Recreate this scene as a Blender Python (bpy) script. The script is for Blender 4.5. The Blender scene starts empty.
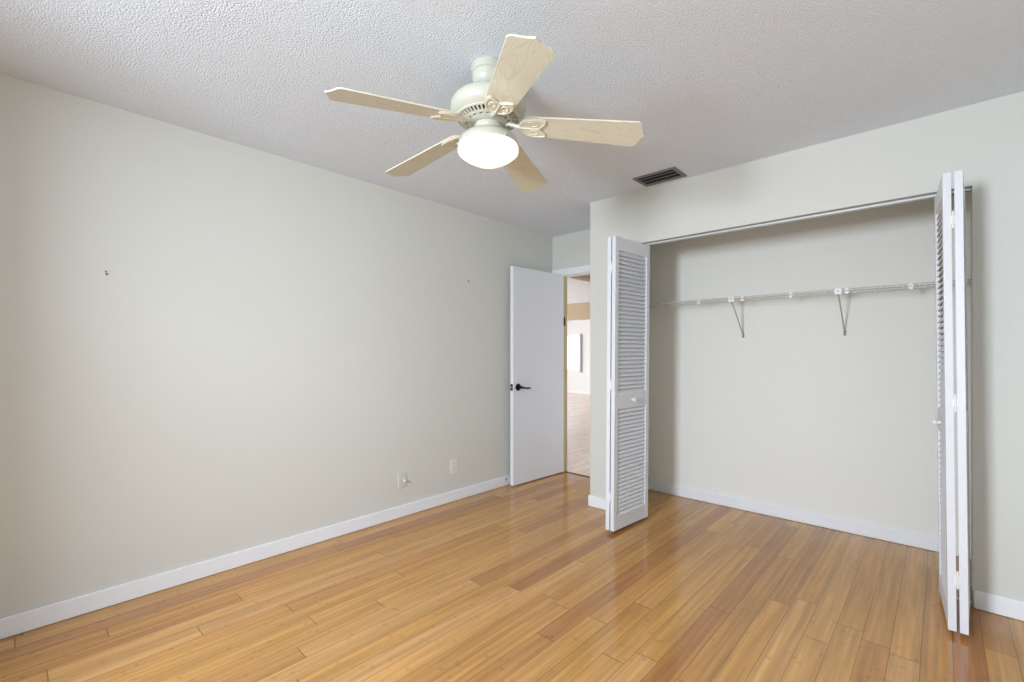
import bpy, bmesh, math, random
from mathutils import Vector, Matrix
random.seed(7)
scene = bpy.context.scene
C = scene.collection
PI = math.pi

# ------------------------------------------------------------------ camera
cam_d = bpy.data.cameras.new('camera')
cam = bpy.data.objects.new('camera', cam_d); C.objects.link(cam)
EYE = 1.236
cam.location = (0, 0, EYE)
cam.rotation_euler = (PI/2, 0, math.radians(42.8))
cam_d.sensor_width = 36; cam_d.lens = 36*464/1024
cam_d.shift_y = 11.5/1024
cam_d.clip_start = 0.02
scene.camera = cam

# ------------------------------------------------------------------ light
w = bpy.data.worlds.new('world'); scene.world = w; w.use_nodes = True
bg = w.node_tree.nodes['Background']
bg.inputs[0].default_value = (0.84, 0.95, 1.11, 1); bg.inputs[1].default_value = 1.7

def area(name, loc, rot, sx, sy, watts, col=(1, 1, 1)):
    d = bpy.data.lights.new(name, 'AREA'); d.shape = 'RECTANGLE'
    d.size = sx; d.size_y = sy; d.energy = watts; d.color = col
    o = bpy.data.objects.new(name, d); C.objects.link(o)
    o.location = loc; o.rotation_euler = rot
    return o
# daylight at the bedroom window (rear wall), behind the photographer
area('daylight_bedroom_window', (-0.98, -1.62, 1.83), (PI/2, 0, 0), 0.5, 0.95, 160, (0.87, 0.965, 1.10))
# added lamps at unseen openings, brightening the far room and the hall
area('added_far_room_fill', (-11.2, 10.2, 1.3), (0, -PI/2, 0), 1.8, 2.2, 58, (0.95, 0.98, 1.0))
area('added_hall_fill', (-11.2, 6.5, 1.3), (0, -PI/2, 0), 1.8, 3.6, 330, (1, 0.98, 0.97))

vs = scene.view_settings
vs.view_transform = 'Standard'; vs.look = 'None'; vs.gamma = 1.0; vs.use_curve_mapping = False
vs.exposure = -0.14

# ------------------------------------------------------------------ materials
def srgb(r, g, b):
    f = lambda c: ((c/255)/12.92 if c/255 <= 0.04045 else ((c/255+0.055)/1.055)**2.4)
    return (f(r), f(g), f(b), 1)

def mat(name, col, rough=0.5, metal=0.0, spec=0.5, bump=None, coat=0.0, var=0.0):
    m = bpy.data.materials.new(name); m.use_nodes = True
    nt = m.node_tree; b = nt.nodes['Principled BSDF']
    b.inputs['Base Color'].default_value = col
    b.inputs['Roughness'].default_value = rough
    b.inputs['Metallic'].default_value = metal
    b.inputs['Specular IOR Level'].default_value = spec
    b.inputs['Coat Weight'].default_value = coat
    geo = nt.nodes.new('ShaderNodeNewGeometry')
    if bump:
        sc, dist, st = bump
        n = nt.nodes.new('ShaderNodeTexNoise'); n.inputs['Scale'].default_value = sc
        n.inputs['Detail'].default_value = 3
        bp = nt.nodes.new('ShaderNodeBump'); bp.inputs['Distance'].default_value = dist
        bp.inputs['Strength'].default_value = st
        nt.links.new(geo.outputs['Position'], n.inputs['Vector'])
        nt.links.new(n.outputs['Fac'], bp.inputs['Height'])
        nt.links.new(bp.outputs['Normal'], b.inputs['Normal'])
    if var:
        n = nt.nodes.new('ShaderNodeTexNoise'); n.inputs['Scale'].default_value = 1.7
        n.inputs['Detail'].default_value = 4
        nt.links.new(geo.outputs['Position'], n.inputs['Vector'])
        hs = nt.nodes.new('ShaderNodeHueSaturation'); hs.inputs['Color'].default_value = col
        mr = nt.nodes.new('ShaderNodeMapRange')
        mr.inputs['To Min'].default_value = 1-var; mr.inputs['To Max'].default_value = 1+var
        nt.links.new(n.outputs['Fac'], mr.inputs['Value'])
        nt.links.new(mr.outputs[0], hs.inputs['Value'])
        nt.links.new(hs.outputs[0], b.inputs['Base Color'])
    return m

M_wall = mat('wall_paint', srgb(220, 220, 212), 0.75, spec=0.25, bump=(60, 0.0015, 0.25), var=0.012)
M_closet = mat('closet_wall_brightened', srgb(243, 242, 234), 0.75, spec=0.25, bump=(60, 0.0015, 0.25), var=0.012)  # wall paint lightened so the closet back looks more strongly lit
M_tan = mat('hall_tan_paint', srgb(176, 162, 138), 0.8, spec=0.2, bump=(60, 0.0015, 0.2))
M_far = mat('far_room_paint', srgb(236, 238, 238), 0.8, spec=0.2, bump=(60, 0.0015, 0.2))
M_trim = mat('white_trim_paint', srgb(244, 246, 249), 0.45, spec=0.4, bump=(40, 0.0006, 0.2))
M_jamb = mat('ochre_shaded_jamb', srgb(196, 180, 140), 0.6, bump=(40, 0.001, 0.3))  # ochre tone has the jamb's shade mixed into the colour
M_door = mat('door_white_paint', srgb(236, 238, 243), 0.5, spec=0.35, bump=(30, 0.0006, 0.2))
M_bif = mat('louver_white_paint', srgb(228, 230, 234), 0.45, spec=0.4, bump=(50, 0.0006, 0.2))
M_black = mat('oil_rubbed_bronze', srgb(30, 29, 29), 0.35, metal=0.6, bump=(80, 0.0003, 0.2))
M_chrome = mat('brushed_nickel', srgb(190, 190, 188), 0.3, metal=0.9, bump=(80, 0.0003, 0.2))
M_track = mat('painted_steel_track', srgb(212, 212, 208), 0.4, metal=0.2, bump=(60, 0.0004, 0.3))
M_dark = mat('dark_cavity', srgb(38, 38, 36), 0.8, bump=(60, 0.001, 0.3))
M_vent = mat('grey_vent_metal', srgb(126, 126, 124), 0.55, metal=0.2, bump=(90, 0.0006, 0.4), var=0.08)
M_wire = mat('vinyl_coated_wire', srgb(206, 206, 198), 0.4, bump=(90, 0.0002, 0.2))
M_rod = mat('grey_coated_rod', srgb(176, 176, 170), 0.4, bump=(90, 0.0002, 0.2))
M_clip = mat('white_plastic_clip', srgb(240, 240, 236), 0.4, bump=(90, 0.0002, 0.2))
M_plate = mat('outlet_plate_plastic', srgb(236, 235, 228), 0.35, bump=(90, 0.0002, 0.2))
M_pplate = mat('painted_over_plate', srgb(219, 218, 207), 0.6, bump=(60, 0.0006, 0.3))
M_fan = mat('fan_antique_white_enamel', srgb(201, 199, 182), 0.35, spec=0.5, bump=(60, 0.0004, 0.2))
M_iron = mat('fan_cast_cream_enamel', srgb(226, 221, 200), 0.4, bump=(90, 0.0015, 0.4))
M_strip = mat('dark_threshold_wood', srgb(62, 40, 26), 0.4, bump=(90, 0.0006, 0.3))
M_blind = mat('grey_blind_fabric', srgb(170, 172, 172), 0.8, bump=(90, 0.001, 0.3))

def ceiling_mat(name='popcorn_ceiling', k=1.0):
    m = bpy.data.materials.new(name); m.use_nodes = True
    nt = m.node_tree; b = nt.nodes['Principled BSDF']
    b.inputs['Roughness'].default_value = 0.95; b.inputs['Specular IOR Level'].default_value = 0.1
    geo = nt.nodes.new('ShaderNodeNewGeometry')
    v = nt.nodes.new('ShaderNodeTexVoronoi'); v.inputs['Scale'].default_value = 140*k
    n = nt.nodes.new('ShaderNodeTexNoise'); n.inputs['Scale'].default_value = 130*k; n.inputs['Detail'].default_value = 3
    n.inputs['Roughness'].default_value = 0.65
    nt.links.new(geo.outputs['Position'], v.inputs['Vector'])
    nt.links.new(geo.outputs['Position'], n.inputs['Vector'])
    sub = nt.nodes.new('ShaderNodeMath'); sub.operation = 'SUBTRACT'
    nt.links.new(n.outputs['Fac'], sub.inputs[0])
    mul = nt.nodes.new('ShaderNodeMath'); mul.operation = 'MULTIPLY'; mul.inputs[1].default_value = 0.55
    nt.links.new(v.outputs['Distance'], mul.inputs[0]); nt.links.new(mul.outputs[0], sub.inputs[1])
    bp = nt.nodes.new('ShaderNodeBump'); bp.inputs['Distance'].default_value = 0.006/k; bp.inputs['Strength'].default_value = 0.85
    nt.links.new(sub.outputs[0], bp.inputs['Height']); nt.links.new(bp.outputs['Normal'], b.inputs['Normal'])
    b.inputs['Base Color'].default_value = srgb(235, 241, 248)
    return m
M_ceil = ceiling_mat()
M_ceil2 = ceiling_mat('knockdown_hall_ceiling', 0.12)

def plank_mat(name, palette, rough, gapmul=0.60, node_amt=0.5, bright=1.0):
    m = bpy.data.materials.new(name); m.use_nodes = True
    nt = m.node_tree; N = nt.nodes; L = nt.links; b = N['Principled BSDF']
    def math_(op, a, c=None, d=None):
        n = N.new('ShaderNodeMath'); n.operation = op
        for i, v in enumerate((a, c, d)):
            if v is None: continue
            if isinstance(v, (int, float)): n.inputs[i].default_value = v
            else: L.new(v, n.inputs[i])
        return n.outputs[0]
    def comb(x, y, z=0.0):
        n = N.new('ShaderNodeCombineXYZ')
        for i, v in enumerate((x, y, z)):
            if isinstance(v, (int, float)): n.inputs[i].default_value = v
            else: L.new(v, n.inputs[i])
        return n.outputs[0]
    def white(vec):
        n = N.new('ShaderNodeTexWhiteNoise'); n.noise_dimensions = '3D'; L.new(vec, n.inputs['Vector']); return n
    def rng(v, a, c, lo, hi):
        n = N.new('ShaderNodeMapRange'); L.new(v, n.inputs['Value'])
        for k, x in zip(('From Min', 'From Max', 'To Min', 'To Max'), (a, c, lo, hi)): n.inputs[k].default_value = x
        return n.outputs[0]
    geo = N.new('ShaderNodeNewGeometry'); sp = N.new('ShaderNodeSeparateXYZ'); L.new(geo.outputs['Position'], sp.inputs[0])
    X, Y = sp.outputs[0], sp.outputs[1]
    W, LEN = 0.096, 1.45
    u = math_('DIVIDE', math_('ADD', X, 20.03), W)
    iu = math_('FLOOR', u); fu = math_('FRACT', u)
    r1 = white(comb(iu, 3.3)).outputs['Value']
    v = math_('ADD', math_('DIVIDE', math_('ADD', Y, 20), LEN), math_('MULTIPLY', r1, 7.0))
    iv = math_('FLOOR', v); fv = math_('FRACT', v)
    wn = white(comb(iu, iv, 1.7))
    pr = wn.outputs['Value']
    ramp = N.new('ShaderNodeValToRGB'); ramp.color_ramp.interpolation = 'LINEAR'
    els = ramp.color_ramp.elements
    while len(els) > 2: els.remove(els[-1])
    for i, (p, c) in enumerate(palette):
        if i < 2: els[i].position = p; els[i].color = c
        else:
            e = els.new(p); e.color = c
    L.new(pr, ramp.inputs[0])
    # bamboo strands, grain, and knuckles
    sw = 0.0192
    s = math_('DIVIDE', math_('ADD', X, 20.03), sw)
    isx = math_('FLOOR', s); 
    rs = white(comb(isx, iv, 9.1)).outputs['Value']
    strand = rng(rs, 0, 1, 0.88, 1.09)
    gn = N.new('ShaderNodeTexNoise'); gn.inputs['Scale'].default_value = 1.0; gn.inputs['Detail'].default_value = 5
    L.new(comb(math_('MULTIPLY', X, 150.0), math_('MULTIPLY', Y, 3.0), math_('MULTIPLY', pr, 50.0)), gn.inputs['Vector'])
    grain = rng(gn.outputs['Fac'], 0.3, 0.7, 0.90, 1.08)
    bn = N.new('ShaderNodeTexNoise'); bn.inputs['Scale'].default_value = 1.0; bn.inputs['Detail'].default_value = 3
    L.new(comb(math_('MULTIPLY', X, 45.0), math_('MULTIPLY', Y, 2.2), math_('MULTIPLY', pr, 30.0)), bn.inputs['Vector'])
    blot = rng(bn.outputs['Fac'], 0.3, 0.7, 0.82, 1.12)
    vv = math_('ADD', math_('MULTIPLY', Y, 4.2), math_('MULTIPLY', rs, 13.0))
    fk = math_('FRACT', vv)
    kn = math_('ABSOLUTE', math_('SUBTRACT', fk, 0.5))
    kfade = rng(white(comb(isx, math_('FLOOR', vv), 4.4)).outputs['Value'], 0.35, 1.0, 0.0, 1.0)
    kmask = math_('MULTIPLY', rng(kn, 0.012, 0.05, 1.0, 0.0), kfade)
    knuckle = math_('SUBTRACT', 1.0, math_('MULTIPLY', kmask, 0.20*node_amt*2))
    # seams
    eu = math_('MINIMUM', fu, math_('SUBTRACT', 1.0, fu))
    ev = math_('MINIMUM', fv, math_('SUBTRACT', 1.0, fv))
    gu = rng(eu, 0.006, 0.018, 1.0, 0.0)
    gv = rng(ev, 0.0007, 0.0020, 1.0, 0.0)
    gap = math_('MAXIMUM', gu, gv)
    seam = math_('SUBTRACT', 1.0, math_('MULTIPLY', gap, gapmul))
    tot = math_('MULTIPLY', math_('MULTIPLY', math_('MULTIPLY', strand, grain), math_('MULTIPLY', blot, knuckle)), math_('MULTIPLY', seam, bright))
    mx = N.new('ShaderNodeVectorMath'); mx.operation = 'SCALE'
    L.new(ramp.outputs[0], mx.inputs[0]); L.new(tot, mx.inputs['Scale'])
    L.new(mx.outputs[0], b.inputs['Base Color'])
    L.new(rng(gn.outputs['Fac'], 0.3, 0.7, rough*0.85, rough*1.2), b.inputs['Roughness'])
    b.inputs['Specular IOR Level'].default_value = 0.5
    bp = N.new('ShaderNodeBump'); bp.inputs['Distance'].default_value = 0.0012; bp.inputs['Strength'].default_value = 0.25
    tilt = math_('ADD', math_('SUBTRACT', math_('MULTIPLY', pr, 0.2), gap), math_('MULTIPLY', bn.outputs['Fac'], 0.25))
    L.new(tilt, bp.inputs['Height']); L.new(bp.outputs['Normal'], b.inputs['Normal'])
    return m
M_floor = plank_mat('bamboo_planks', [(0.0, srgb(170, 116, 70)), (1.0, srgb(204, 154, 84)), (0.2, srgb(184, 132, 76)),
                                      (0.6, srgb(196, 145, 80)), (0.85, srgb(199, 150, 94))], 0.12, bright=1.12)
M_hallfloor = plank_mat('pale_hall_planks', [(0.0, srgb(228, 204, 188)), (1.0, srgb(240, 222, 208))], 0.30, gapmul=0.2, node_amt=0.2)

def blade_mat():
    m = bpy.data.materials.new('cream_grained_blade'); m.use_nodes = True
    nt = m.node_tree; b = nt.nodes['Principled BSDF']
    b.inputs['Roughness'].default_value = 0.22
    tc = nt.nodes.new('ShaderNodeTexCoord'); mp = nt.nodes.new('ShaderNodeMapping')
    mp.inputs['Scale'].default_value = (1.6, 9.0, 1.0)
    nt.links.new(tc.outputs['Object'], mp.inputs['Vector'])
    n = nt.nodes.new('ShaderNodeTexNoise'); n.inputs['Scale'].default_value = 1.6; n.inputs['Detail'].default_value = 1.5
    nt.links.new(mp.outputs[0], n.inputs['Vector'])
    mul = nt.nodes.new('ShaderNodeMath'); mul.operation = 'MULTIPLY'; mul.inputs[1].default_value = 14
    fr = nt.nodes.new('ShaderNodeMath'); fr.operation = 'PINGPONG'; fr.inputs[1].default_value = 0.5
    nt.links.new(n.outputs['Fac'], mul.inputs[0]); nt.links.new(mul.outputs[0], fr.inputs[0])
    r = nt.nodes.new('ShaderNodeValToRGB')
    r.color_ramp.elements[0].position = 0.0; r.color_ramp.elements[0].color = srgb(216, 211, 188)
    r.color_ramp.elements[1].position = 0.22; r.color_ramp.elements[1].color = srgb(226, 222, 200)
    nt.links.new(fr.outputs[0], r.inputs[0]); nt.links.new(r.outputs[0], b.inputs['Base Color'])
    bp = nt.nodes.new('ShaderNodeBump'); bp.inputs['Distance'].default_value = 0.0006; bp.inputs['Strength'].default_value = 0.3
    nt.links.new(r.outputs[0], bp.inputs['Height']); nt.links.new(bp.outputs['Normal'], b.inputs['Normal'])
    return m
M_blade = blade_mat()

def glow_mat():
    m = bpy.data.materials.new('lit_frosted_glass'); m.use_nodes = True
    nt = m.node_tree; b = nt.nodes['Principled BSDF']
    b.inputs['Base Color'].default_value = srgb(240, 236, 220); b.inputs['Roughness'].default_value = 0.25
    geo = nt.nodes.new('ShaderNodeNewGeometry')
    n = nt.nodes.new('ShaderNodeTexNoise'); n.inputs['Scale'].default_value = 25
    nt.links.new(geo.outputs['Position'], n.inputs['Vector'])
    bp = nt.nodes.new('ShaderNodeBump'); bp.inputs['Distance'].default_value = 0.001; bp.inputs['Strength'].default_value = 0.15
    nt.links.new(n.outputs['Fac'], bp.inputs['Height']); nt.links.new(bp.outputs['Normal'], b.inputs['Normal'])
    b.inputs['Emission Color'].default_value = (1.0, 0.955, 0.82, 1); b.inputs['Emission Strength'].default_value = 0.92
    return m
M_glow = glow_mat()

# ------------------------------------------------------------------ helpers
def tag(o, label=None, cat=None, group=None, kind=None):
    if label: o['label'] = label
    if cat: o['category'] = cat
    if group: o['group'] = group
    if kind: o['kind'] = kind
    return o

def obj(name, bm, m, parent=None, smooth=False, bevel=0.0, loc=None):
    me = bpy.data.meshes.new(name)
    bmesh.ops.recalc_face_normals(bm, faces=bm.faces)
    bm.to_mesh(me); bm.free()
    for mm in (m if isinstance(m, (list, tuple)) else [m]): me.materials.append(mm)
    if smooth:
        for p in me.polygons: p.use_smooth = True
    o = bpy.data.objects.new(name, me); C.objects.link(o)
    if loc: o.location = loc
    if bevel:
        b = o.modifiers.new('bevel', 'BEVEL'); b.width = bevel; b.segments = 2; b.limit_method = 'ANGLE'
        b.angle_limit = math.radians(50)
    if smooth:
        e = o.modifiers.new('split', 'EDGE_SPLIT'); e.split_angle = math.radians(38)
    if parent: o.parent = parent
    return o

def empty(name, loc=(0, 0, 0), rot=(0, 0, 0)):
    o = bpy.data.objects.new(name, None); C.objects.link(o); o.location = loc; o.rotation_euler = rot
    o.empty_display_size = 0.1
    return o

def bx(bm, x0, x1, y0, y1, z0, z1, M=None):
    vs_ = [bm.verts.new((x, y, z)) for x in (x0, x1) for y in (y0, y1) for z in (z0, z1)]
    if M is not None:
        for v in vs_: v.co = M @ v.co
    for f in ((0, 1, 3, 2), (4, 6, 7, 5), (0, 4, 5, 1), (2, 3, 7, 6), (0, 2, 6, 4), (1, 5, 7, 3)):
        bm.faces.new([vs_[i] for i in f])

def box(x0, x1, y0, y1, z0, z1):
    bm = bmesh.new(); bx(bm, x0, x1, y0, y1, z0, z1); return bm

def tube(bm, pts, r, seg=8, closed=False):
    pts = [Vector(p) for p in pts]; n = len(pts); rings = []
    up = None
    for i, p in enumerate(pts):
        a = pts[(i-1) % n] if (closed or i > 0) else p
        c = pts[(i+1) % n] if (closed or i < n-1) else p
        t = (c-a).normalized()
        if up is None:
            up = Vector((0, 0, 1)) if abs(t.z) < 0.9 else Vector((1, 0, 0))
        s = t.cross(up)
        if s.length < 1e-5: s = t.cross(Vector((0, 1, 0)))
        s.normalize(); q = s.cross(t).normalized(); up = q
        rings.append([bm.verts.new(p + (s*math.cos(k*2*PI/seg) + q*math.sin(k*2*PI/seg))*r) for k in range(seg)])
    m = n if closed else n-1
    for i in range(m):
        A, B = rings[i], rings[(i+1) % n]
        for k in range(seg):
            bm.faces.new((A[k], A[(k+1) % seg], B[(k+1) % seg], B[k]))
    if not closed:
        bm.faces.new(rings[0]); bm.faces.new(rings[-1])

def lathe(bm, prof, seg=48, M=None, cap0=True, cap1=True):
    rings = []
    for r, z in prof:
        rings.append([bm.verts.new((r*math.cos(k*2*PI/seg), r*math.sin(k*2*PI/seg), z)) for k in range(seg)])
    if M is not None:
        for R_ in rings:
            for v in R_: v.co = M @ v.co
    for A, B in zip(rings, rings[1:]):
        for k in range(seg): bm.faces.new((A[k], A[(k+1) % seg], B[(k+1) % seg], B[k]))
    if cap0: bm.faces.new(rings[0])
    if cap1: bm.faces.new(rings[-1])

def prism(bm, outline, h0, h1, fn=None):
    """outline: list of (x, y) -> solid between heights h0 and h1; fn maps (x,y,h)->Vector"""
    fn = fn or (lambda x, y, h: Vector((x, y, h)))
    A = [bm.verts.new(fn(x, y, h0)) for x, y in outline]; B = [bm.verts.new(fn(x, y, h1)) for x, y in outline]
    n = len(A)
    bm.faces.new(A); bm.faces.new(B[::-1])
    for i in range(n): bm.faces.new((A[i], B[i], B[(i+1) % n], A[(i+1) % n]))

def struct(name, bm, m, label, cat='wall', bevel=0.0):
    o = obj(name, bm, m, bevel=bevel); tag(o, label, cat, kind='structure'); return o

# ------------------------------------------------------------------ room dimensions
XL, XR, YR, YF = -2.98, 1.0, -1.0, 3.169      # left, right, rear and closet-front wall planes
YB = 3.907                                     # closet back wall
YD = 3.84                                      # entry recess end wall
XC = -2.076                                    # entry recess right corner
H = 2.44
OX0, OX1, OZ = -1.735, 0.109, 2.047            # closet opening
T = 0.11

# floor and ceiling
struct('floor_1', box(XL-0.12, XR+0.12, YR-0.12, 3.885, -0.12, 0), M_floor, 'glossy golden bamboo plank floor of the bedroom', 'floor')
struct('floor_2', box(XC+0.06, XR+0.12, 3.885, YB+0.1, -0.12, 0), M_floor, 'strip of bamboo plank floor at the back of the closet', 'floor')
bm = bmesh.new()
bx(bm, -11.3, XC+0.06, 3.915, 11.7, -0.12, 0.0)
bx(bm, -11.3, XL-0.12, 3.2, 3.915, -0.12, 0.0)
struct('floor_3', bm, M_hallfloor, 'pale sunlit plank floor of the hall beyond the door', 'floor')
struct('ceiling_1', box(XL-0.12, XR+0.12, YR-0.12, YB+0.1, H, H+0.12), M_ceil, 'white popcorn textured ceiling of the bedroom', 'ceiling')
bm = bmesh.new(); bx(bm, -11.3, XL-0.12, 3.2, 11.7, H, H+0.12); bx(bm, XL-0.12, XC+0.06, YB+0.1, 11.7, H, H+0.12)
struct('ceiling_2', bm, M_ceil2, 'textured ceiling of the hall seen through the doorway', 'ceiling')

# walls
struct('wall_left', box(XL-0.12, XL, YR-0.12, YD+T, 0, H), M_wall, 'long blank pale grey green wall on the left')
bm = bmesh.new()                                # closet front wall around the wide opening
bx(bm, XC, OX0, YF, YF+T, 0, H); bx(bm, OX0, OX1, YF, YF+T, OZ, H); bx(bm, OX1, XR+0.12, YF, YF+T, 0, H)
struct('wall_front', bm, M_wall, 'pale wall around and above the closet opening')
struct('wall_closet_left', box(XC, XC+0.1, YF+T, YB, 0, H), M_wall, 'short wall between the entry recess and the closet')
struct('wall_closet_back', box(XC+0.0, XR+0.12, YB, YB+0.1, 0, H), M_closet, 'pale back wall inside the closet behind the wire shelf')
struct('wall_closet_right', box(0.42, 0.52, YF+T, YB, 0, H), M_wall, 'side wall at the right end inside the closet')
DX0, DX1, DZ = -2.90, -2.11, 2.035             # bedroom doorway
bm = bmesh.new()
bx(bm, XL, DX0, YD, 3.935, 0, H); bx(bm, DX0, DX1, YD, 3.935, DZ, H); bx(bm, DX1, XC, YD, 3.935, 0, H)
struct('wall_entry', bm, M_wall, 'narrow wall above the bedroom doorway at the end of the recess')
WX0, WX1, WZ0, WZ1 = -1.58, 0.40, 0.6, 2.12
bm = bmesh.new()
bx(bm, XL, WX0, YR-0.12, YR, 0, H); bx(bm, WX1, XR, YR-0.12, YR, 0, H)
bx(bm, WX0, WX1, YR-0.12, YR, 0, WZ0); bx(bm, WX0, WX1, YR-0.12, YR, WZ1, H)
struct('wall_rear', bm, M_wall, 'wall with a window behind the photographer')
struct('wall_right', box(XR, XR+0.12, YR-0.12, YF, 0, H), M_wall, 'plain wall beyond the right edge of the view')
for nm, lab, fn in (('window_1', 'white window frame behind the photographer', lambda a, b_, c, d: (a, b_, YR-0.08, YR-0.04, c, d)),):
    bm = bmesh.new()
    bx(bm, *fn(WX0, WX0+0.04, WZ0, WZ1)); bx(bm, *fn(WX1-0.04, WX1, WZ0, WZ1))
    bx(bm, *fn(WX0+0.04, WX1-0.04, WZ0, WZ0+0.04)); bx(bm, *fn(WX0+0.04, WX1-0.04, WZ1-0.04, WZ1))
    struct(nm, bm, M_trim, lab, 'window')

# baseboards: flat board with a softened top edge
BH, BT = 0.089, 0.013
def base(name, x0, x1, y0, y1, label):
    struct(name, box(x0, x1, y0, y1, 0.002, BH), M_trim, label, 'baseboard', bevel=0.004)
base('baseboard_left', XL, XL+BT, YR, YD, 'white baseboard along the long left wall')
bm = bmesh.new(); bx(bm, XC-BT, OX0-0.002, YF-BT, YF, 0.002, BH); bx(bm, XC-BT, XC, YF, YD, 0.002, BH)
struct('baseboard_front_left', bm, M_trim, 'short white baseboard wrapping the corner left of the closet', 'baseboard', bevel=0.004)
base('baseboard_front_right', OX1+0.004, XR, YF-BT, YF, 'white baseboard right of the closet doors')
base('baseboard_closet_back', XC+0.1, 0.42, YB-BT, YB, 'white baseboard along the closet back wall')
base('baseboard_rear', XL+BT, XR, YR, YR+BT, 'white baseboard behind the photographer')

# doorway: jambs, head, casing, threshold
bm = bmesh.new()
bx(bm, DX0+0.0005, DX0+0.040, 3.872, 3.935, 0, DZ-0.012)
bx(bm, DX0+0.0005, DX0+0.004, YD+0.001, 3.872, 0, DZ-0.012)
struct('trim_1', bm, M_jamb, 'shade-toned ochre door jamb on the hinge side of the doorway', 'door jamb')
bm = bmesh.new()
bx(bm, DX0, DX1, YD-0.001, YD+T+0.02, DZ-0.012, DZ-0.0005); bx(bm, DX1-0.012, DX1-0.0005, YD+0.001, YD+T+0.02, 0, DZ-0.012)
bx(bm, XL+0.002, XC-0.002, YD-0.014, YD-0.001, DZ-0.005, DZ+0.055)
struct('trim_2', bm, M_trim, 'white casing over the bedroom doorway', 'door casing', bevel=0.002)
struct('trim_3', box(DX0+0.040, DX1-0.012, 3.885, 3.915, -0.02, 0.004), M_strip, 'dark threshold strip across the bedroom doorway', 'threshold')

# ------------------------------------------------------------------ hall and far room
struct('wall_hall_right', box(XC, XC+0.1, YB+0.1, 9.4, 0, H), M_far, 'hall wall hidden right of the doorway')
bm = bmesh.new(); bx(bm, -9.5, -4.7, 9.4, 9.52, 2.04, H); bx(bm, -4.7, XC+0.1, 9.4, 9.52, 0, H); bx(bm, -11.3, -9.5, 9.4, 9.52, 0, H)
struct('wall_far_opening', bm, M_tan, 'tan header wall over the wide opening at the end of the hall')
struct('wall_hall_header', box(-3.27, -3.15, YD+T+0.12, 9.4, 2.13, H), M_tan, 'tan header across the hall ceiling near the doorway')
fx0, fx1, fz0, fz1 = -9.1, -7.85, 0.69, 1.79
bm = bmesh.new()
bx(bm, -11.3, fx0, 11.5, 11.62, 0, H); bx(bm, fx1, XC+0.1, 11.5, 11.62, 0, H)
bx(bm, fx0, fx1, 11.5, 11.62, 0, fz0); bx(bm, fx0, fx1, 11.5, 11.62, fz1, H)
struct('wall_far', bm, M_far, 'pale sunlit far wall with a window beyond the hall')
bm = bmesh.new()
bx(bm, fx0, fx0+0.05, 11.52, 11.56, fz0, fz1); bx(bm, fx1-0.05, fx1, 11.52, 11.56, fz0, fz1)
bx(bm, fx0+0.05, fx1-0.05, 11.52, 11.56, fz0, fz0+0.05); bx(bm, fx0+0.05, fx1-0.05, 11.52, 11.56, fz1-0.05, fz1)
struct('window_2', bm, M_trim, 'bright window in the far room seen through the doorway', 'window')
bm = bmesh.new(); bx(bm, fx1-0.03, fx1+0.03, 11.46, 11.495, fz0-0.04, fz1)
tag(obj('window_blind', bm, M_blind), 'grey gathered blind at the right edge of the far bright window', 'blind')
base('baseboard_far', -11.2, XC, 11.487, 11.5, 'white baseboard under the far window')
struct('wall_far_right', box(XC, XC+0.1, 9.52, 11.5, 0, H), M_far, 'right hand wall of the far room')
bm = bmesh.new()
bx(bm, -11.42, -11.3, 3.2, 11.62, 0, 0.2); bx(bm, -11.42, -11.3, 3.2, 11.62, 2.3, H)
bx(bm, -11.42, -11.3, 3.2, 4.6, 0.2, 2.3); bx(bm, -11.42, -11.3, 8.4, 9.0, 0.2, 2.3); bx(bm, -11.42, -11.3, 11.4, 11.62, 0.2, 2.3)
struct('wall_far_left', bm, M_far, 'window wall at the far left of the living space')
struct('wall_hall_near', box(-11.3, XL-0.12, 3.08, 3.2, 0, H), M_far, 'near wall of the living space')

# ------------------------------------------------------------------ bedroom door
DW, DT, DH = 0.735, 0.038, 2.022
hx, hy = -2.855, 3.868
ang = math.atan2(-2.887-hx, 3.134-hy)           # door swings to the left wall
door = empty('door_1', (hx, hy, 0.010), (0, 0, 0))
tag(door, 'flat white bedroom door standing open against the left wall', 'door', kind='structure')
dirv = Vector((-2.887-hx, 3.134-hy, 0)).normalized(); nrm = Vector((-dirv.y, dirv.x, 0))  # nrm points to +X (visible face)
DM = Matrix((( dirv.x, nrm.x, 0, 0), (dirv.y, nrm.y, 0, 0), (0, 0, 1, 0), (0, 0, 0, 1)))
bm = bmesh.new(); bx(bm, 0, DW, -DT, 0, 0, DH, DM)
obj('slab', bm, M_door, door, bevel=0.002)
bm = bmesh.new()                                # rosette + lever on visible face
RX = DW-0.062; RZ = 0.905
Mr = DM @ Matrix.Translation((RX, 0, RZ)) @ Matrix.Rotation(-PI/2, 4, 'X')
lathe(bm, [(0.033, 0.0005), (0.033, 0.006), (0.028, 0.011), (0.013, 0.013), (0.011, 0.045), (0.012, 0.055)], 32, Mr)
lv = [DM @ Vector((RX-t*0.115, 0.050-0.004*t, RZ-0.006*math.sin(t*PI)-0.012*t*t)) for t in [i/10 for i in range(11)]]
tube(bm, lv, 0.0085, 10)
obj('door_handle', bm, M_black, door, smooth=True)
bm = bmesh.new()
Mr = DM @ Matrix.Translation((RX, -DT, RZ)) @ Matrix.Rotation(PI/2, 4, 'X')
lathe(bm, [(0.033, 0.0005), (0.033, 0.006), (0.028, 0.011), (0.013, 0.013), (0.011, 0.025)], 32, Mr)
obj('back_rosette', bm, M_black, door, smooth=True)
bm = bmesh.new(); bx(bm, DW, DW+0.0025, -DT+0.006, -0.006, RZ-0.03, RZ+0.03, DM)
lp = obj('latch_plate', bm, M_black, door)
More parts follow.
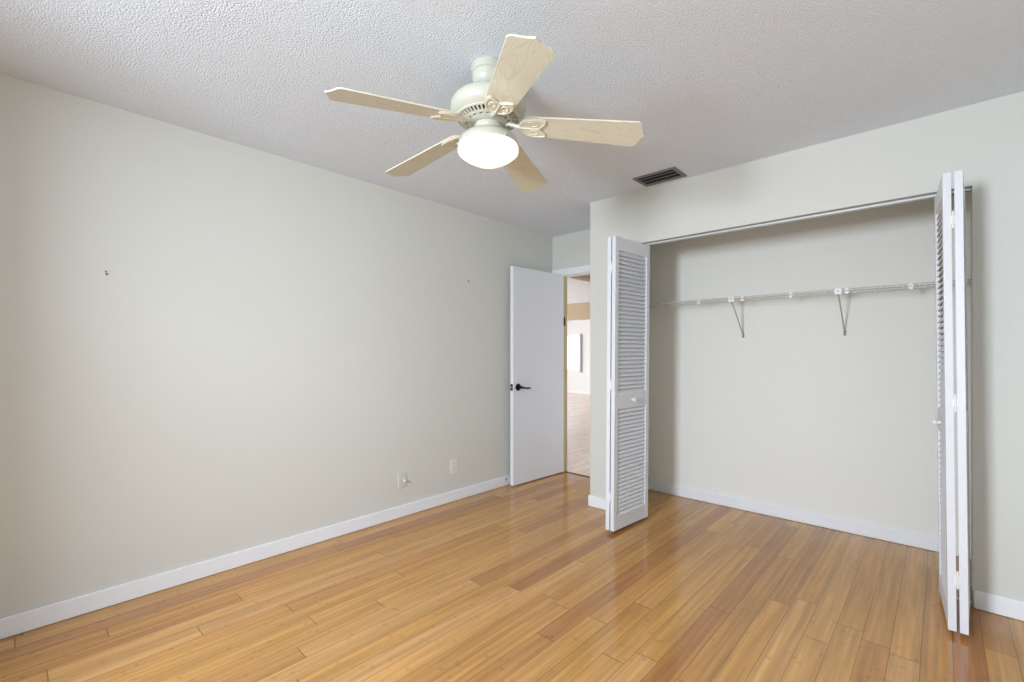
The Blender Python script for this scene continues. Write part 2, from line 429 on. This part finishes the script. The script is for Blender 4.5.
bm = bmesh.new(); bx(bm, DW+0.0025, DW+0.010, -DT+0.012, -0.012, RZ-0.009, RZ+0.009, DM)
obj('latch_bolt', bm, M_chrome, lp)
for hz in (0.20, 0.94, 1.50):
    bm = bmesh.new()
    tube(bm, [DM @ Vector((-0.006, 0.006, hz)), DM @ Vector((-0.006, 0.006, hz+0.09))], 0.006, 10)
    bx(bm, -0.002, -0.0005, -0.03, 0.002, hz, hz+0.09, DM)
    obj('hinge', bm, M_black if hz > 1.2 else M_jamb, door)

# door stop on the left baseboard
ds = empty('door_stop', (XL+BT, 3.117, 0.060))
tag(ds, 'small white tipped spring door stop on the baseboard beside the open door', 'door stop')
bm = bmesh.new(); MY = Matrix.Rotation(PI/2, 4, 'Y')
lathe(bm, [(0.011, 0.0), (0.011, 0.004), (0.006, 0.007)], 16, MY); obj('base_plate', bm, M_chrome, ds, smooth=True)
bm = bmesh.new()
sp = [(0.006+i*0.034/80, 0.0045*math.cos(i*0.9), 0.0045*math.sin(i*0.9)) for i in range(81)]
tube(bm, sp, 0.0011, 5); obj('spring', bm, M_chrome, ds, smooth=True)
bm = bmesh.new(); lathe(bm, [(0.006, 0.040), (0.008, 0.042), (0.008, 0.050), (0.005, 0.053)], 16, MY); obj('tip', bm, M_clip, ds, smooth=True)

# ------------------------------------------------------------------ louvered bifold doors
PW, PT, PH = 0.435, 0.028, 2.0
def panel(root, p_front, p_rear, side, knob):
    """p_front / p_rear: local (x, y) of the panel's outer face at the room end and at the closet end;
    side = +1 when the outer face looks to +X, -1 when to -X"""
    a = Vector((p_front[0], p_front[1], 0)); d = (Vector((p_rear[0], p_rear[1], 0))-a).normalized()
    n = Vector((d.y, -d.x, 0))*side             # outward normal
    Mx = Matrix(((d.x, n.x, 0, a.x), (d.y, n.y, 0, a.y), (0, 0, 1, 0.0), (0, 0, 0, 1)))
    st = 0.040
    bm = bmesh.new()
    bx(bm, 0, st, -PT, 0, 0, PH, Mx); bx(bm, PW-st, PW, -PT, 0, 0, PH, Mx)
    bx(bm, st, PW-st, -PT+0.001, -0.001, 0, 0.097, Mx)
    bx(bm, st, PW-st, -PT+0.001, -0.001, 0.825, 0.932, Mx)
    bx(bm, st, PW-st, -PT+0.001, -0.001, PH-0.090, PH, Mx)
    pn = obj('door_panel', bm, M_bif, root, bevel=0.0015)
    for z0, z1 in ((0.097, 0.825), (0.932, PH-0.090)):
        bm = bmesh.new(); k = round((z1-z0)/0.0285); stp = (z1-z0)/k
        for i in range(k):
            zc = z0+stp*(i+0.5)
            # slat cross-section: outer edge low, inner edge high
            R_ = Mx @ Matrix.Translation((0, -PT/2, zc)) @ Matrix.Rotation(math.radians(-60), 4, 'X')
            bx(bm, st+0.0005, PW-st-0.0005, -0.0180, 0.0180, -0.0026, 0.0026, R_)
        obj('louver_slats', bm, M_bif, pn)
    if knob:
        bm = bmesh.new()
        Mk = Mx @ Matrix.Translation((PW*0.5, 0, 0.880)) @ Matrix.Rotation(-PI/2, 4, 'X')
        lathe(bm, [(0.009, 0.0003), (0.007, 0.004), (0.006, 0.012), (0.012, 0.016), (0.0165, 0.021), (0.0165, 0.026), (0.012, 0.030), (0.004, 0.031)], 24, Mk)
        obj('knob', bm, M_clip, pn, smooth=True)
    return Mx

def bifold(name, loc, tilt, jamb, lead, jside, label):
    """jamb / lead = ((front x,y),(rear x,y)) of outer faces of jamb panel and leading panel"""
    root = empty(name, loc, (0, tilt, 0)); tag(root, label, 'bifold door', 'louvered bifold closet doors')
    panel(root, jamb[0], jamb[1], jside, False)
    panel(root, lead[0], lead[1], -jside, True)
    x0 = jamb[0][0]-jside*PT; x1 = lead[0][0]+jside*PT; y = jamb[0][1]
    for hz in (0.19, 0.955, 1.752):
        bm = bmesh.new(); xm = (x0+x1)/2
        tube(bm, [(xm, y-0.002, hz), (xm, y-0.002, hz+0.075)], 0.0042, 8)
        bx(bm, min(x0, x1)-0.008*0, max(x0, x1), y+0.0015, y+0.0035, hz+0.012, hz+0.063)
        bx(bm, min(x0, x1)-0.006, max(x0, x1)+0.006, y-0.0018, y-0.0003, hz+0.020, hz+0.055)
        obj('hinge', bm, M_clip, root)
    return root

# right pair: jamb panel's outer face looks right (+X), leading panel's looks left (-X)
rt = (0.06, 3.0, 0.024)
def rel(p, r): return (p[0]-r[0], p[1]-r[1])
rb = bifold('bifold_door', rt, -0.0092, (rel((0.0855, 2.785), rt), rel((0.1050, 3.219), rt)),
            (rel((0.0205, 2.785), rt), rel((-0.0095, 3.219), rt)), +1,
            'white louvered bifold closet door folded edge-on at the right of the closet opening')
lt = (-1.66, 3.0, 0.024)
lb = bifold('bifold_door', lt, 0.0080, (rel((-1.690, 2.768), lt), rel((-1.722, 3.202), lt)),
            (rel((-1.627, 2.768), lt), rel((-1.594, 3.202), lt)), -1,
            'white louvered bifold closet door folded at the left of the closet, slatted face and round knob showing')

# floor bracket of the right pair and closet track
def pivot(name, x, s, label):
    t = empty(name, (x, 3.225, 0.0)); tag(t, label, 'door bracket')
    bm = bmesh.new(); bx(bm, -0.0, 0.0025, -0.018, 0.018, 0.0, 0.085)
    for v in bm.verts: v.co.x *= s
    obj('jamb_plate', bm, M_clip, t)
    bm = bmesh.new(); bx(bm, 0.0025, 0.055, -0.018, 0.018, 0.0, 0.0025); bx(bm, 0.010, 0.045, -0.006, 0.006, 0.0025, 0.008)
    for v in bm.verts: v.co.x *= s
    obj('floor_plate', bm, M_clip, t)
    bm = bmesh.new(); tube(bm, [(s*0.022, -0.016, 0.008), (s*0.022, -0.016, 0.022)], 0.005, 10); obj('pivot_pin', bm, M_dark, t)
pivot('pivot_bracket', OX1, -1, 'white metal floor pivot bracket under the right bifold door')
pivot('pivot_bracket', OX0, 1, 'white metal floor pivot bracket under the left bifold door')
tr = empty('door_track', (0, 3.202, OZ)); tag(tr, 'thin white metal bifold track under the closet header', 'door track')
bm = bmesh.new()
bx(bm, OX0+0.003, OX1-0.003, -0.014, 0.014, -0.003, -0.0005); bx(bm, OX0+0.003, OX1-0.003, -0.014, -0.0115, -0.018, -0.003)
bx(bm, OX0+0.003, OX1-0.003, 0.0115, 0.014, -0.018, -0.003)
obj('rail', bm, M_track, tr)
obj('header_shade_strip', box(OX0+0.003, OX1-0.003, -0.020, -0.0145, -0.0075, -0.0005), M_vent, tr)  # grey strip added for the dark shade line under the header
bm = bmesh.new(); bx(bm, OX1-0.045, OX1-0.006, -0.011, 0.011, -0.014, -0.003); obj('pivot_block', bm, M_dark, tr)
bm = bmesh.new(); bx(bm, OX0+0.006, OX0+0.045, -0.011, 0.011, -0.014, -0.003); obj('pivot_block', bm, M_dark, tr)

# ------------------------------------------------------------------ wire shelf
SX0, SX1 = XC+0.105, 0.415
sh = empty('wire_shelf', ((SX0+SX1)/2, YB, 1.64)); tag(sh, 'white wire closet shelf held on two slanted support rods', 'shelf')
cx = (SX0+SX1)/2
YFR = 3.63
def spart(name, bm, m, parent=sh, smooth=True):
    for v in bm.verts: v.co -= Vector((cx, YB, 1.64))
    return obj(name, bm, m, parent, smooth=smooth)
bm = bmesh.new()
n = int((SX1-SX0)/0.0254)
for i in range(n+1):
    x = SX0+0.004+i*0.0254
    if x > SX1-0.002: break
    tube(bm, [(x, YB-0.012, 1.6475), (x, YFR+0.004, 1.6475), (x, YFR-0.002, 1.644), (x, YFR-0.002, 1.617)], 0.0014, 5)
spart('wire_deck', bm, M_wire)
bm = bmesh.new(); tube(bm, [(SX0, YB-0.012, 1.643), (SX1, YB-0.012, 1.643)], 0.003, 8); spart('back_rod', bm, M_wire)
bm = bmesh.new(); tube(bm, [(SX0, YFR, 1.643), (SX1, YFR, 1.643)], 0.003, 8)
spart('front_rod', bm, M_wire)
bm = bmesh.new(); tube(bm, [(SX0, YFR+0.001, 1.616), (SX1, YFR+0.001, 1.616)], 0.003, 8); spart('lip_rod', bm, M_wire)
bm = bmesh.new(); tube(bm, [(SX0, 3.77, 1.6445), (SX1, 3.77, 1.6445)], 0.003, 8); spart('middle_rod', bm, M_wire)
def px2x(px, Y):
    k = (px-512)/464; c, s = math.cos(math.radians(42.8)), math.sin(math.radians(42.8))
    return Y*(-s+k*c)/(c+k*s)
for x in (-1.684, -1.383, -1.067, -0.757, -0.444, -0.134, 0.18):
    bm = bmesh.new(); bx(bm, x-0.009, x+0.009, YFR-0.009, YFR-0.0035, 1.611, 1.648)
    wc = spart('shelf_clip', bm, M_clip, smooth=False)
    bm = bmesh.new(); Mq = Matrix.Translation((x, YFR-0.009, 1.630)) @ Matrix.Rotation(PI/2, 4, 'X')
    lathe(bm, [(0.004, 0), (0.003, 0.0015)], 10, Mq); spart('screw', bm, M_vent, wc, smooth=False)
for x in (-1.143, -0.490):
    bm = bmesh.new()
    tube(bm, [(x, YFR+0.006, 1.612), (x, YB-0.022, 1.390), (x, YB-0.010, 1.380), (x, YB-0.006, 1.363)], 0.0045, 8)
    rod = spart('support_rod', bm, M_rod)
    bm = bmesh.new(); bx(bm, x-0.019, x+0.019, YFR-0.010, YFR-0.003, 1.611, 1.650)
    bx(bm, x-0.019, x+0.019, YFR-0.003, YFR+0.012, 1.6465, 1.650)
    cl = spart('rod_clip', bm, M_clip, rod, smooth=False)
    bm = bmesh.new(); Mq = Matrix.Translation((x, YFR-0.010, 1.632)) @ Matrix.Rotation(PI/2, 4, 'X')
    lathe(bm, [(0.0045, 0), (0.004, 0.0012)], 12, Mq); spart('clip_eye', bm, M_vent, rod, smooth=False)
    bm = bmesh.new(); bx(bm, x-0.007, x+0.007, YB-0.0035, YB-0.0003, 1.353, 1.386); spart('wall_foot', bm, M_vent, rod, smooth=False)

# ------------------------------------------------------------------ ceiling fan
fan = empty('ceiling_fan', (-1.4017, 1.3665, H))
tag(fan, 'cream five bladed ceiling fan with a lit round glass bowl', 'ceiling fan')
FZ = lambda z: z-H
bm = bmesh.new()
lathe(bm, [(0.071, FZ(H-0.0005)), (0.073, FZ(2.434)), (0.073, FZ(2.408)), (0.067, FZ(2.404)), (0.066, FZ(2.398)), (0.067, FZ(2.384)), (0.062, FZ(2.367)), (0.048, FZ(2.351)), (0.030, FZ(2.344)), (0.020, FZ(2.342))], 48)
cp = obj('canopy', bm, M_fan, fan, smooth=True)
for a in (-2.35, 0.8):
    bm = bmesh.new(); Mq = Matrix.Rotation(a, 4, 'Z') @ Matrix.Translation((0.0725, 0, FZ(2.420))) @ Matrix.Rotation(PI/2, 4, 'Y')
    lathe(bm, [(0.004, 0), (0.003, 0.002)], 10, Mq); obj('screw', bm, M_dark, cp)
bm = bmesh.new(); lathe(bm, [(0.011, FZ(2.343)), (0.011, FZ(2.317))], 20); obj('downrod', bm, M_black, fan, smooth=True)
bm = bmesh.new()
lathe(bm, [(0.030, FZ(2.320)), (0.055, FZ(2.316)), (0.100, FZ(2.313)), (0.128, FZ(2.305)), (0.146, FZ(2.294)), (0.155, FZ(2.280)),
           (0.158, FZ(2.264)), (0.158, FZ(2.252)), (0.152, FZ(2.239)), (0.141, FZ(2.229)), (0.132, FZ(2.223)), (0.130, FZ(2.228)), (0.060, FZ(2.236))], 64)
obj('motor_housing', bm, M_fan, fan, smooth=True)
bm = bmesh.new(); lathe(bm, [(0.129, FZ(2.2275)), (0.080, FZ(2.206)), (0.050, FZ(2.206))], 64, cap0=True, cap1=True)
gr = obj('inner_core', bm, M_dark, fan, smooth=True)
bm = bmesh.new()                                # ring of cast vent fins under the motor
nf = 44
def cone_bx(r0, r1, a, wa):
    z = lambda r: FZ(2.2195)-(0.130-r)*0.42
    vs_ = []
    for r in (r0, r1):
        for sgn in (-1, 1):
            for dz in (0.0, -0.006):
                vs_.append(bm.verts.new((r*math.cos(a+sgn*wa/r), r*math.sin(a+sgn*wa/r), z(r)+dz+0.003)))
    for f in ((0, 1, 3, 2), (4, 6, 7, 5), (0, 4, 5, 1), (2, 3, 7, 6), (0, 2, 6, 4), (1, 5, 7, 3)):
        bm.faces.new([vs_[i] for i in f])
for i in range(nf):
    cone_bx(0.1015, 0.1275, i*2*PI/nf, 0.0042)
for i in range(20):
    cone_bx(0.084, 0.096, i*2*PI/20, 0.0080)
def ring(r0, r1):
    z = lambda r: FZ(2.2195)-(0.130-r)*0.42+0.003
    lathe(bm, [(r0, z(r0)), (r1, z(r1)), (r1, z(r1)-0.007), (r0, z(r0)-0.007), (r0, z(r0))], 64, cap0=False, cap1=False)
ring(0.1265, 0.1320); ring(0.095, 0.1025); ring(0.070, 0.085)
obj('vent_grille', bm, M_fan, fan)
bm = bmesh.new(); lathe(bm, [(0.074, FZ(2.204)), (0.074, FZ(2.194)), (0.068, FZ(2.191)), (0.060, FZ(2.191))], 48); obj('flywheel', bm, M_fan, fan, smooth=True)
bm = bmesh.new(); lathe(bm, [(0.060, FZ(2.193)), (0.060, FZ(2.164)), (0.058, FZ(2.156))], 48); obj('switch_housing', bm, M_fan, fan, smooth=True)
bm = bmesh.new(); lathe(bm, [(0.058, FZ(2.160)), (0.072, FZ(2.157)), (0.100, FZ(2.147)), (0.117, FZ(2.132)), (0.1245, FZ(2.116)), (0.1255, FZ(2.102)), (0.118, FZ(2.102))], 64)
pan = obj('fitter_pan', bm, M_fan, fan, smooth=True)
for a in (-2.3, -0.2, 1.9):
    bm = bmesh.new(); Mq = Matrix.Rotation(a, 4, 'Z') @ Matrix.Translation((0.1245, 0, FZ(2.110))) @ Matrix.Rotation(PI/2, 4, 'Y')
    lathe(bm, [(0.004, 0), (0.0035, 0.007)], 10, Mq); obj('thumb_screw', bm, M_fan, pan)
bm = bmesh.new()
lathe(bm, [(0.112, FZ(2.108)), (0.124, FZ(2.102)), (0.1275, FZ(2.095)), (0.1275, FZ(2.080)), (0.1255, FZ(2.074)), (0.116, FZ(2.069)), (0.1145, FZ(2.065)),
           (0.100, FZ(2.054)), (0.080, FZ(2.043)), (0.066, FZ(2.036)), (0.060, FZ(2.033)), (0.020, FZ(2.032))], 64)
obj('glass_bowl', bm, M_glow, fan, smooth=True)

PITCH, DROOP = -0.1927, -0.103
def bl(a):
    """(r, s, h) on a pitched, slightly drooping blade -> local fan coordinates"""
    ca, sa = math.cos(a), math.sin(a)
    def f(r, s, h):
        sh_ = s*math.cos(PITCH)-h*math.sin(PITCH)*0
        z = FZ(2.132)+s*math.sin(PITCH)+DROOP*(r-0.654)+h
        return Vector((r*ca-sh_*sa, r*sa+sh_*ca, z))
    return f
def blade_outline():
    o = []
    o += [(0.140, -0.030), (0.136, -0.015), (0.135, 0.0), (0.136, 0.015), (0.140, 0.030), (0.150, 0.044), (0.165, 0.056)]
    for i in range(1, 9): t = i/8; o.append((0.165+t*0.435, 0.056+0.020*t))
    o += [(0.612, 0.0755), (0.620, 0.071), (0.625, 0.062), (0.630, 0.045), (0.640, 0.020), (0.652, 0.0),
          (0.640, -0.020), (0.630, -0.045), (0.625, -0.062), (0.620, -0.071), (0.612, -0.0755)]
    for i in range(8, -1, -1): t = i/8; o.append((0.165+t*0.435, -0.056-0.020*t))
    o += [(0.150, -0.044)]
    return o
def heart():                                    # cast bracket plate: round at the hub, two lobes outward
    pts = []
    half = [(0.130, 0.0), (0.132, 0.018), (0.142, 0.035), (0.158, 0.047), (0.180, 0.054), (0.206, 0.056), (0.230, 0.053), (0.243, 0.046), (0.241, 0.034), (0.230, 0.020), (0.221, 0.009), (0.219, 0.0)]
    return half + [(x, -y) for x, y in half[-2:0:-1]]
base_ang = math.radians(42.8)-0.0533
for k in range(5):
    a = base_ang+k*2*PI/5; f = bl(a)
    bm = bmesh.new(); prism(bm, blade_outline(), 0.0, 0.006, f)
    # blade mesh is stored in its own frame so the grain runs along it
    Mi = Matrix.Rotation(-a, 4, 'Z')
    for v in bm.verts: v.co = Mi @ v.co
    b = obj('blade', bm, M_blade, fan); b.rotation_euler = (0, 0, a)
    bm = bmesh.new()
    prism(bm, heart(), -0.0055, -0.0003, f)
    hp = heart()
    tube(bm, [f(r, s, -0.006) for r, s in [(0.186+(r-0.186)*0.93, s*0.90) for r, s in hp]], 0.0026, 6, closed=True)
    for sg in (-1, 1):                          # scroll relief
        sc = []
        for i in range(26):
            t = i/25; th = t*PI*2.1; rr = 0.030*(1-0.62*t)
            sc.append(f(0.192-rr*math.cos(th)*0.95-0.004, sg*(0.023+rr*math.sin(th)*0.62), -0.0065))
        tube(bm, sc, 0.0021, 6)
    tube(bm, [f(0.136, 0, -0.006), f(0.160, 0, -0.008), f(0.212, 0, -0.006)], 0.003, 6)
    # arm from the flywheel to the plate
    p0 = Vector((0.070*math.cos(a), 0.070*math.sin(a), FZ(2.199))); p2 = f(0.142, 0, -0.002)
    pts = []
    for i in range(9):
        t = i/8; p = p0.lerp(p2, t); p.z = p0.z+(p2.z-p0.z)*(t*t*(3-2*t)); pts.append(p)
    tube(bm, pts, 0.0085, 8)
    br = obj('blade_bracket', bm, M_iron, fan, smooth=True)
    for (r, s) in ((0.160, 0.0), (0.186, 0.034), (0.186, -0.034)):
        bm = bmesh.new(); c = f(r, s, -0.0058)
        lathe(bm, [(0.0042, 0), (0.0035, -0.0035), (0.0015, -0.0042)], 10, Matrix.Translation(c)); obj('screw', bm, M_iron, br)

# ------------------------------------------------------------------ ceiling vent
vx0, vx1, vy0, vy1 = -1.568, -1.268, 2.918, 3.122
vt = empty('air_vent', ((vx0+vx1)/2, (vy0+vy1)/2, H)); tag(vt, 'grey rectangular air vent in the ceiling above the closet wall', 'vent')
hx_, hy_ = (vx1-vx0)/2, (vy1-vy0)/2; fw = 0.024
bm = bmesh.new()
bx(bm, -hx_, hx_, -hy_, -hy_+fw, -0.008, -0.0005); bx(bm, -hx_, hx_, hy_-fw, hy_, -0.008, -0.0005)
bx(bm, -hx_, -hx_+fw, -hy_+fw, hy_-fw, -0.008, -0.0005); bx(bm, hx_-fw, hx_, -hy_+fw, hy_-fw, -0.008, -0.0005)
obj('frame', bm, M_vent, vt, bevel=0.002)
obj('duct_back', box(-hx_+fw, hx_-fw, -hy_+fw, hy_-fw, -0.0025, -0.0005), M_dark, vt)
for y, tl in ((-0.052, 14), (0.004, 14), (0.056, 14)):
    bm = bmesh.new(); bx(bm, -hx_+fw+0.0005, hx_-fw-0.0005, -0.013, 0.013, -0.0008, 0.0008,
                         Matrix.Translation((0, y, -0.0085)) @ Matrix.Rotation(math.radians(tl), 4, 'X'))
    obj('louver_blade', bm, M_vent, vt)

# ------------------------------------------------------------------ wall plates and marks on the left wall
def plate_root(name, y, z, label, cat): 
    t = empty(name, (XL, y, z)); tag(t, label, cat); return t
t = plate_root('cable_plate', 2.0, 0.278, 'wall-coloured cable plate with a silver connector low on the left wall', 'wall plate')
obj('plate', box(0.0003, 0.006, -0.036, 0.036, -0.058, 0.058), M_pplate, t, bevel=0.003)
bm = bmesh.new(); lathe(bm, [(0.0085, 0.0062), (0.0085, 0.010), (0.0055, 0.0102), (0.0055, 0.022)], 6, MY)
cn = obj('connector', bm, M_chrome, t)
bm = bmesh.new(); lathe(bm, [(0.0075, 0.018), (0.0085, 0.020), (0.0085, 0.040), (0.006, 0.043)], 16, MY @ Matrix.Rotation(0.0, 4, 'X'))
obj('connector_cap', bm, M_clip, cn, smooth=True)
t = plate_root('power_outlet', 2.5, 0.292, 'white duplex power outlet low on the left wall nearest the open door', 'outlet')
obj('plate', box(0.0003, 0.006, -0.036, 0.036, -0.058, 0.058), M_plate, t, bevel=0.003)
for dz in (-0.020, 0.020):
    bm = bmesh.new(); ol = [(0.017*math.cos(q), max(-0.0125, min(0.0125, 0.017*math.sin(q)))) for q in [i*2*PI/24 for i in range(24)]]
    prism(bm, ol, 0.0062, 0.0078, lambda x, y, h, dz=dz: Vector((h, x, y+dz)))
    rc = obj('receptacle', bm, M_plate, t)
    for dy in (-0.006, 0.006):
        obj('slot', box(0.0078, 0.0082, dy-0.001, dy+0.001, dz-0.002, dz+0.007), M_dark, rc)
bm = bmesh.new(); lathe(bm, [(0.0032, 0.0062), (0.0028, 0.0075)], 10, MY); obj('screw', bm, M_chrome, t)

def anchor(y, z, kind, label):
    t = plate_root('wall_anchor', y, z, label, 'wall anchor')
    if kind == 'dark':
        for dz, r in ((0.0055, 0.0050), (-0.0065, 0.0062)):
            bm = bmesh.new()
            lathe(bm, [(r, 0.0003), (r*0.8, 0.003), (r*0.3, 0.0035)], 12, Matrix.Translation((0, 0.001 if dz < 0 else -0.002, dz)) @ MY); obj('screw', bm, M_vent, t)
    else:
        bm = bmesh.new(); lathe(bm, [(0.006, 0.0003), (0.0055, 0.002), (0.003, 0.0022)], 14, MY); obj('collar', bm, M_plate, t)
        bm = bmesh.new(); lathe(bm, [(0.003, 0.0022), (0.002, 0.003)], 10, MY); obj('screw', bm, M_vent, t)
anchor(0.316, 1.624, 'dark', 'pair of dark wall screws high on the left wall near its left end')
anchor(2.669, 1.850, 'dark', 'pair of small dark wall screws on the left wall near the open door')
anchor(1.062, 0.898, 'small', 'tiny pale anchor on the left wall, left of two side by side')
anchor(1.112, 0.901, 'small', 'tiny pale anchor on the left wall, right of two side by side')
anchor(1.052, 1.640, 'small', 'lone tiny pale anchor midway along the left wall')
